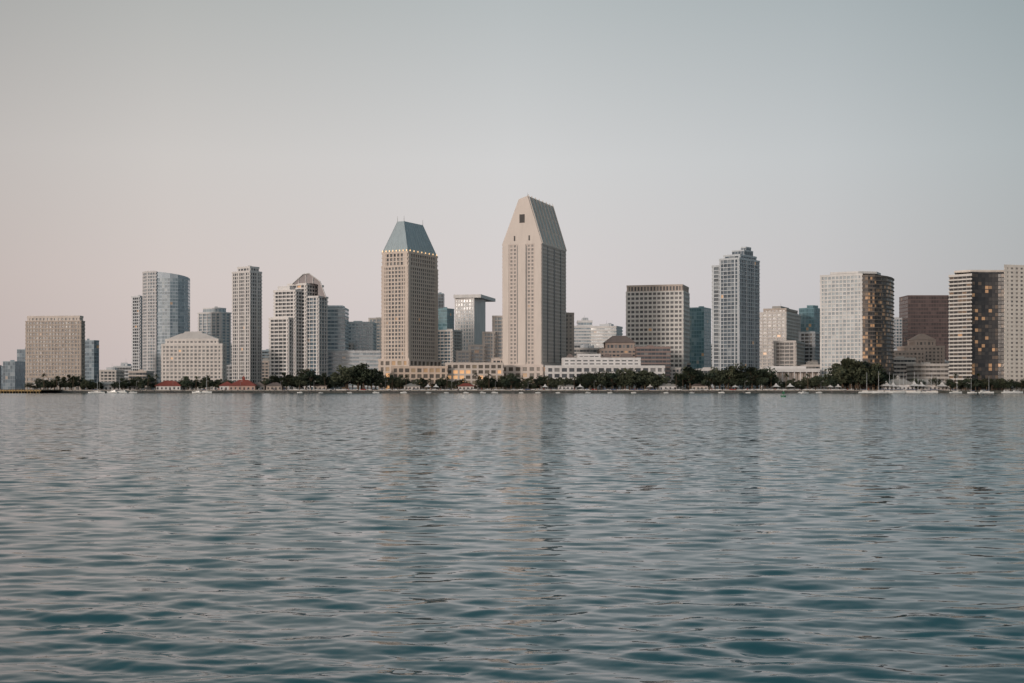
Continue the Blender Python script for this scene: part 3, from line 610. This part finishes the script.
for k in range(25): place('street_lamp','grey street lamp with single arm on the promenade','street lamp','lamps along the promenade',LK,(pix_x(60+k*36+ru(-6,6),1004.5),1004.5,G),ru(-.5,.5))
def hull(m,L,B,Hh):
    n=9; sec=[]
    for i in range(n):
        f=i/(n-1); x=-L/2+L*f; w=B/2*(1-(max(0,f-.35)/.65)**2.2); w=max(w,.03); sh=Hh*(1+.35*f*f)
        sec.append([(x,-w,sh),(x,-w*.75,.1),(x,0,-.35),(x,w*.75,.1),(x,w,sh)])
    k=len(m.v)
    for s in sec: m.v+=s
    for i in range(n-1):
        for j in range(4): m.f.append([k+i*5+j,k+(i+1)*5+j,k+(i+1)*5+j+1,k+i*5+j+1]); m.t.append(.5)
        m.f.append([k+i*5+4,k+(i+1)*5+4,k+(i+1)*5,k+i*5]); m.t.append(.5)
    m.f.append([k+j for j in range(5)]); m.t.append(.5)
def sailkit():
    out=[]; m=MB(); hull(m,10,3,1.1); out.append(m.make('hull',GELW))
    m=MB(); m.frustum([(-2.5,-1),(2,-.7),(2,.7),(-2.5,1)],1.15,[(-2.3,-.8),(1.4,-.5),(1.4,.5),(-2.3,.8)],1.85); out.append(m.make('cabin',CREAM))
    m=MB(); m.cyl((.8,0,1.2),(.8,0,15),.14,.08,6); m.cyl((.8,-.9,9),(.8,.9,9),.05,.05,5); out.append(m.make('mast',PALEG))
    m=MB(); m.cyl((.8,0,2.5),(-3.8,0,2.5),.07,.07,6); out.append(m.make('boom',STEEL))
    m=MB(); m.cyl((.6,0,2.75),(-3.6,0,2.7),.24,.14,7); out.append(m.make('furled_sail',wallmat('navy_canvas',(.05,.08,.16)))); return kit(out)
def motorkit():
    out=[]; m=MB(); hull(m,12,3.8,1.5); out.append(m.make('hull',GELW))
    m=MB(); m.frustum([(-4,-1.5),(2.4,-1.2),(2.4,1.2),(-4,1.5)],1.55,[(-3.8,-1.35),(1.0,-1.0),(1.0,1.0),(-3.8,1.35)],2.9); out.append(m.make('cabin',GELW))
    m=MB(); m.frustum([(-3.2,-1.5),(1.9,-1.2),(1.9,1.2),(-3.2,1.5)],2.0,[(-3.1,-1.43),(1.4,-1.12),(1.4,1.12),(-3.1,1.43)],2.6); out.append(m.make('window',CG))
    m=MB(); m.prism([(-3.5,-1.3),(.2,-1.1),(.2,1.1),(-3.5,1.3)],3.6,3.7); 
    for x,y in((-3.2,-1.1),(-3.2,1.1),(0,-.9),(0,.9)): m.cyl((x,y,2.88),(x,y,3.62),.05,.05,5)
    out.append(m.make('flybridge_canopy',GELW)); return kit(out)
SK=sailkit(); MK=motorkit()
for b in (866,879,888,893,898,903,908,913,918,923,928,933,938,943): place('sailboat','white sailboat moored with sails furled','sailboat','boats moored along the shore',SK,(pix_x(b,989),ru(987,991.5),0),ru(-.3,.3)+random.choice((0,3.14)),ru(.65,1.1))
for b in (956,972,988): place('sailboat','white sailboat moored with sails furled','sailboat','boats moored along the shore',SK,(pix_x(b,963),ru(961,965),0),ru(-.3,.3)+random.choice((0,3.14)),ru(.7,1.0))
for b in (92,101,112,121,133,197,902,917): place('motor_yacht','white motor yacht moored near the shore','boat','boats moored along the shore',MK,(pix_x(b,990),ru(989,991.5),0),ru(-.2,.2)+random.choice((0,3.14)),ru(.5,.8))
for b in (958,985,1008,1018): place('motor_yacht','white motor yacht moored near the shore','boat','boats moored along the shore',MK,(pix_x(b,963),ru(962,965),0),ru(-.3,.3),ru(.5,.8))
for b in (300,318,352,378,405,430,447,463,481,497,520,540,556,590,612,633,668,695,720,748,800,822): place('motor_yacht','small white motor boat moored close to the rocks','boat','boats moored along the shore',MK,(pix_x(b+ru(-3,3),990),ru(991,992.5),0),ru(-.2,.2)+random.choice((0,3.14)),ru(.28,.42))
for b in (96,118,206): place('sailboat','white sailboat moored with sails furled','sailboat','boats moored along the shore',SK,(pix_x(b,990),ru(988,991.5),0),ru(-.3,.3),ru(.8,1.0))
D=955; x0,x1=pix_x(-30,D),pix_x(41,D); e=empty('timber_pier','dark timber pier with ochre fender piles','pier',((x0+x1)/2,D,0)); org=tuple(e.location)
m=MB(); m.prism([(x0,D),(x1,D),(x1,D+48),(x0,D+48)],2.0,2.7); m.make('deck',WOOD,e,org)
m=MB(); m.prism([(x0,D-.25),(x1,D-.25),(x1,D-.05),(x0,D-.05)],1.5,2.4); m.make('fender_beam',YEL,e,org)
for k in range(24):
    m=MB(); x=x0+(x1-x0)*(k+.5)/24; m.cyl((x,D-.4,-1.5),(x,D-.4,2.9+ru(-.1,.2)),.25,.22,7); m.make('pile',YEL if k%3 else WOOD,e,org)
m=MB()
for k in range(20): x=x0+(x1-x0)*(k+.5)/20; m.cyl((x,D+.3,2.7),(x,D+.3,3.8),.06,.06,5)
m.prism([(x0,D+.25),(x1,D+.25),(x1,D+.35),(x0,D+.35)],3.7,3.8); m.make('railing',STEEL,e,org)
GR=wallmat('green_buoy_paint',(.03,.16,.08),.5)
D=540; x=pix_x(783.5,D); e=empty('channel_buoy','green channel buoy floating on the bay','buoy',(x,D,0)); org=(x,D,0)
m=MB(); m.cyl((x,D,-.5),(x,D,.55),1.1,1.1,14); m.make('float',GR,e,org)
m=MB()
for a in range(4): m.cyl((x+.8*math.cos(a*1.571),D+.8*math.sin(a*1.571),.5),(x+.25*math.cos(a*1.571),D+.25*math.sin(a*1.571),2.4),.07,.05,5)
m.box(x,D,1.3,2.1,.8,.8); m.make('lattice_tower',GR,e,org)
m=MB(); m.cyl((x,D,2.4),(x,D,2.8),.18,.15,8); m.make('lantern',WHITE,e,org)
D=900; place('motor_yacht','small white motor boat crossing the bay','boat','boats under way',MK,(pix_x(805,D),D,0),.4,.5)
# ================= water
K=F*CH
s=np.concatenate([np.arange(1500,320,-6.0),np.arange(320,4.62,-0.72),[4.6,4.585]]); ys=K/s; ys=ys[ys<1002]; ys=np.append(ys,1003.0)
tt=np.concatenate([-np.geomspace(8,.60,26)[:-1],np.linspace(-.58,.58,860),np.geomspace(.60,8,26)[1:]])
Y,T=np.meshgrid(ys,tt,indexing='ij'); Xg=T*Y
dyr=np.gradient(ys)[:,None]*np.ones_like(T); dxr=np.gradient(tt)[None,:]*Y; res=np.maximum(dyr,dxr*.6)
Z=np.zeros_like(Y); var=np.zeros_like(Y); tot=0
N=120
rs=np.random.RandomState(11)
patch=0.9+0.3*np.sin(Xg*.05+1.3*np.sin(Y*.09))*np.sin(Y*.13+1.1*np.sin(Xg*.04))+.25*np.sin(Xg*.7+.9*np.sin(Y*.8))*np.sin(Y*1.1+Xg*.3)
for i in range(N):
    lam=0.26*(2.3/0.26)**(rs.rand()**.85)
    k=2*math.pi/lam
    th=rs.randn()*.48+(0.06); kx,ky=k*math.sin(th),k*math.cos(th); sl=.0102 if lam>.6 else .0085
    a=sl/k; fd=np.clip((lam/res-2.2)/2.5,0,1); ph=rs.rand()*6.28
    p=kx*Xg+ky*Y+ph+0.8*np.sin(.7*Xg*math.cos(i)+.5*Y+i)
    w=np.sin(p); Z+=a*fd*patch*(w+.3*np.cos(2*p))
    var+=(sl*sl/2)*(1-fd*fd); tot+=sl*sl/2
fade=np.sqrt(var/tot)
nr,nc=Y.shape; co=np.stack([Xg,Y,Z],-1).reshape(-1,3)
idx=np.arange(nr*nc).reshape(nr,nc)
q=np.stack([idx[:-1,:-1],idx[:-1,1:],idx[1:,1:],idx[1:,:-1]],-1).reshape(-1,4)
me=bpy.data.meshes.new('water'); me.vertices.add(len(co)); me.vertices.foreach_set('co',co.ravel().astype(np.float32))
me.loops.add(q.size); me.loops.foreach_set('vertex_index',q.ravel().astype(np.int32)); me.polygons.add(len(q)); me.polygons.foreach_set('loop_start',(np.arange(len(q))*4).astype(np.int32))
me.update(calc_edges=True); me.polygons.foreach_set('use_smooth',np.ones(len(q),bool))
at=me.attributes.new('fade','FLOAT','POINT'); at.data.foreach_set('value',fade.ravel().astype(np.float32))
wo=bpy.data.objects.new('water',me); COL.objects.link(wo); wo['kind']='structure'
m,nt,b=nodemat('bay_water'); me.materials.append(m)
b.inputs['Base Color'].default_value=(.010,.082,.105,1); b.inputs['IOR'].default_value=1.333; b.inputs['Roughness'].default_value=.03
nn=nt.nodes.new; lk=nt.links.new
geo=nn('ShaderNodeNewGeometry'); att=nn('ShaderNodeAttribute'); att.attribute_name='fade'
def noise(sx,sy,amp,det,fadeamp,bias=0):
    mp=nn('ShaderNodeMapping'); mp.inputs['Scale'].default_value=(sx,sy,1); lk(geo.outputs['Position'],mp.inputs['Vector'])
    n=nn('ShaderNodeTexNoise'); n.noise_dimensions='2D'; n.inputs['Scale'].default_value=1; n.inputs['Detail'].default_value=det; lk(mp.outputs[0],n.inputs['Vector'])
    sb=nn('ShaderNodeVectorMath'); sb.operation='SUBTRACT'; sb.inputs[1].default_value=(.5,.5+bias,.5); lk(n.outputs['Color'],sb.inputs[0])
    ml=nn('ShaderNodeVectorMath'); ml.operation='MULTIPLY'; ml.inputs[1].default_value=(amp*.25,amp,0); lk(sb.outputs[0],ml.inputs[0])
    if fadeamp:
        sc=nn('ShaderNodeVectorMath'); sc.operation='SCALE'; lk(ml.outputs[0],sc.inputs[0]); lk(att.outputs['Fac'],sc.inputs['Scale']); return sc
    return ml
vs=[noise(.8,1.6,.50,2,True,.115),noise(.05,.16,.14,3,True),noise(5,9,.035,2,False)]
cur=geo.outputs['Normal']
for v in vs:
    ad=nn('ShaderNodeVectorMath'); ad.operation='ADD'; lk(cur,ad.inputs[0]); lk(v.outputs[0],ad.inputs[1]); cur=ad.outputs[0]
nm=nn('ShaderNodeVectorMath'); nm.operation='NORMALIZE'; lk(cur,nm.inputs[0]); lk(nm.outputs[0],b.inputs['Normal'])
# ================= light
sd=Vector((-.64,-.77,math.tan(math.radians(9)))).normalized()
sl=bpy.data.lights.new('sun','SUN'); sl.energy=1.4; sl.angle=math.radians(6); sl.color=(1,.87,.77); so=bpy.data.objects.new('sun',sl); COL.objects.link(so)
so.rotation_euler=sd.to_track_quat('Z','Y').to_euler()
w=bpy.data.worlds.new('World'); SC.world=w; w.use_nodes=True; nt=w.node_tree; nn=nt.nodes.new; lk=nt.links.new
out=nt.nodes['World Output']; bg=nt.nodes['Background']
sky=nn('ShaderNodeTexSky'); sky.sky_type='NISHITA'; sky.sun_disc=False; sky.sun_elevation=math.radians(9); sky.sun_rotation=math.radians(180+40); sky.air_density=1.5; sky.dust_density=3
lk(sky.outputs[0],bg.inputs['Color']); bg.inputs['Strength'].default_value=.012
tc=nn('ShaderNodeTexCoord'); sp=nn('ShaderNodeSeparateXYZ'); lk(tc.outputs['Generated'],sp.inputs[0])
r=nn('ShaderNodeValToRGB'); lk(sp.outputs['Z'],r.inputs['Fac']); cr=r.color_ramp
st=[(0,(.57,.515,.52)),(.08,(.585,.545,.555)),(.17,(.555,.55,.56)),(.28,(.41,.435,.445)),(.5,(.18,.26,.285)),(1,(.10,.165,.19))]
cr.elements[0].position=0; cr.elements[0].color=st[0][1]+(1,); cr.elements[1].position=1; cr.elements[1].color=st[-1][1]+(1,)
for p,c in st[1:-1]: e_=cr.elements.new(p); e_.color=c+(1,)
r2=nn('ShaderNodeValToRGB'); mr=nn('ShaderNodeMapRange'); mr.inputs['From Min'].default_value=-.45; mr.inputs['From Max'].default_value=.45; lk(sp.outputs['X'],mr.inputs['Value']); lk(mr.outputs[0],r2.inputs['Fac'])
c2=r2.color_ramp; c2.elements[0].color=(.82,.76,.725,1); c2.elements[1].color=(.56,.65,.685,1)
for p,c in((.22,(1.04,.99,.95,1)),(.5,(1.09,1.09,1.09,1)),(.75,(.91,.95,.975,1))): e_=c2.elements.new(p); e_.color=c
mx=nn('ShaderNodeMix'); mx.data_type='RGBA'; mx.blend_type='MULTIPLY'; mx.inputs[0].default_value=1; mx.clamp_result=False
lk(r.outputs[0],mx.inputs[6]); lk(r2.outputs[0],mx.inputs[7])
dt=nn('ShaderNodeVectorMath'); dt.operation='DOT_PRODUCT'; dt.inputs[1].default_value=tuple(sd); nv=nn('ShaderNodeVectorMath'); nv.operation='NORMALIZE'; lk(tc.outputs['Generated'],nv.inputs[0]); lk(nv.outputs[0],dt.inputs[0])
mxx=nn('ShaderNodeMath'); mxx.operation='MAXIMUM'; mxx.inputs[1].default_value=0; lk(dt.outputs['Value'],mxx.inputs[0])
pw=nn('ShaderNodeMath'); pw.operation='POWER'; pw.inputs[1].default_value=2.5; lk(mxx.outputs[0],pw.inputs[0])
gl=nn('ShaderNodeMix'); gl.data_type='RGBA'; gl.blend_type='ADD'; gl.clamp_factor=False; lk(pw.outputs[0],gl.inputs[0]); lk(mx.outputs[2],gl.inputs[6]); gl.inputs[7].default_value=(.62,.50,.43,1)
b2=nn('ShaderNodeBackground'); lk(gl.outputs[2],b2.inputs['Color']); b2.inputs['Strength'].default_value=1
ad=nn('ShaderNodeAddShader'); lk(bg.outputs[0],ad.inputs[0]); lk(b2.outputs[0],ad.inputs[1]); lk(ad.outputs[0],out.inputs['Surface'])
# ================= camera
cam=bpy.data.cameras.new('camera'); co=bpy.data.objects.new('camera',cam); COL.objects.link(co); SC.camera=co
co.location=(0,0,CH); co.rotation_euler=(math.pi/2,0,0); cam.sensor_width=36; cam.lens=36*F/1024; cam.shift_y=(HY-341.5)/1024; cam.clip_end=60000; cam.clip_start=.5
SC.view_settings.view_transform='Standard'; SC.view_settings.look='None'; SC.view_settings.exposure=0
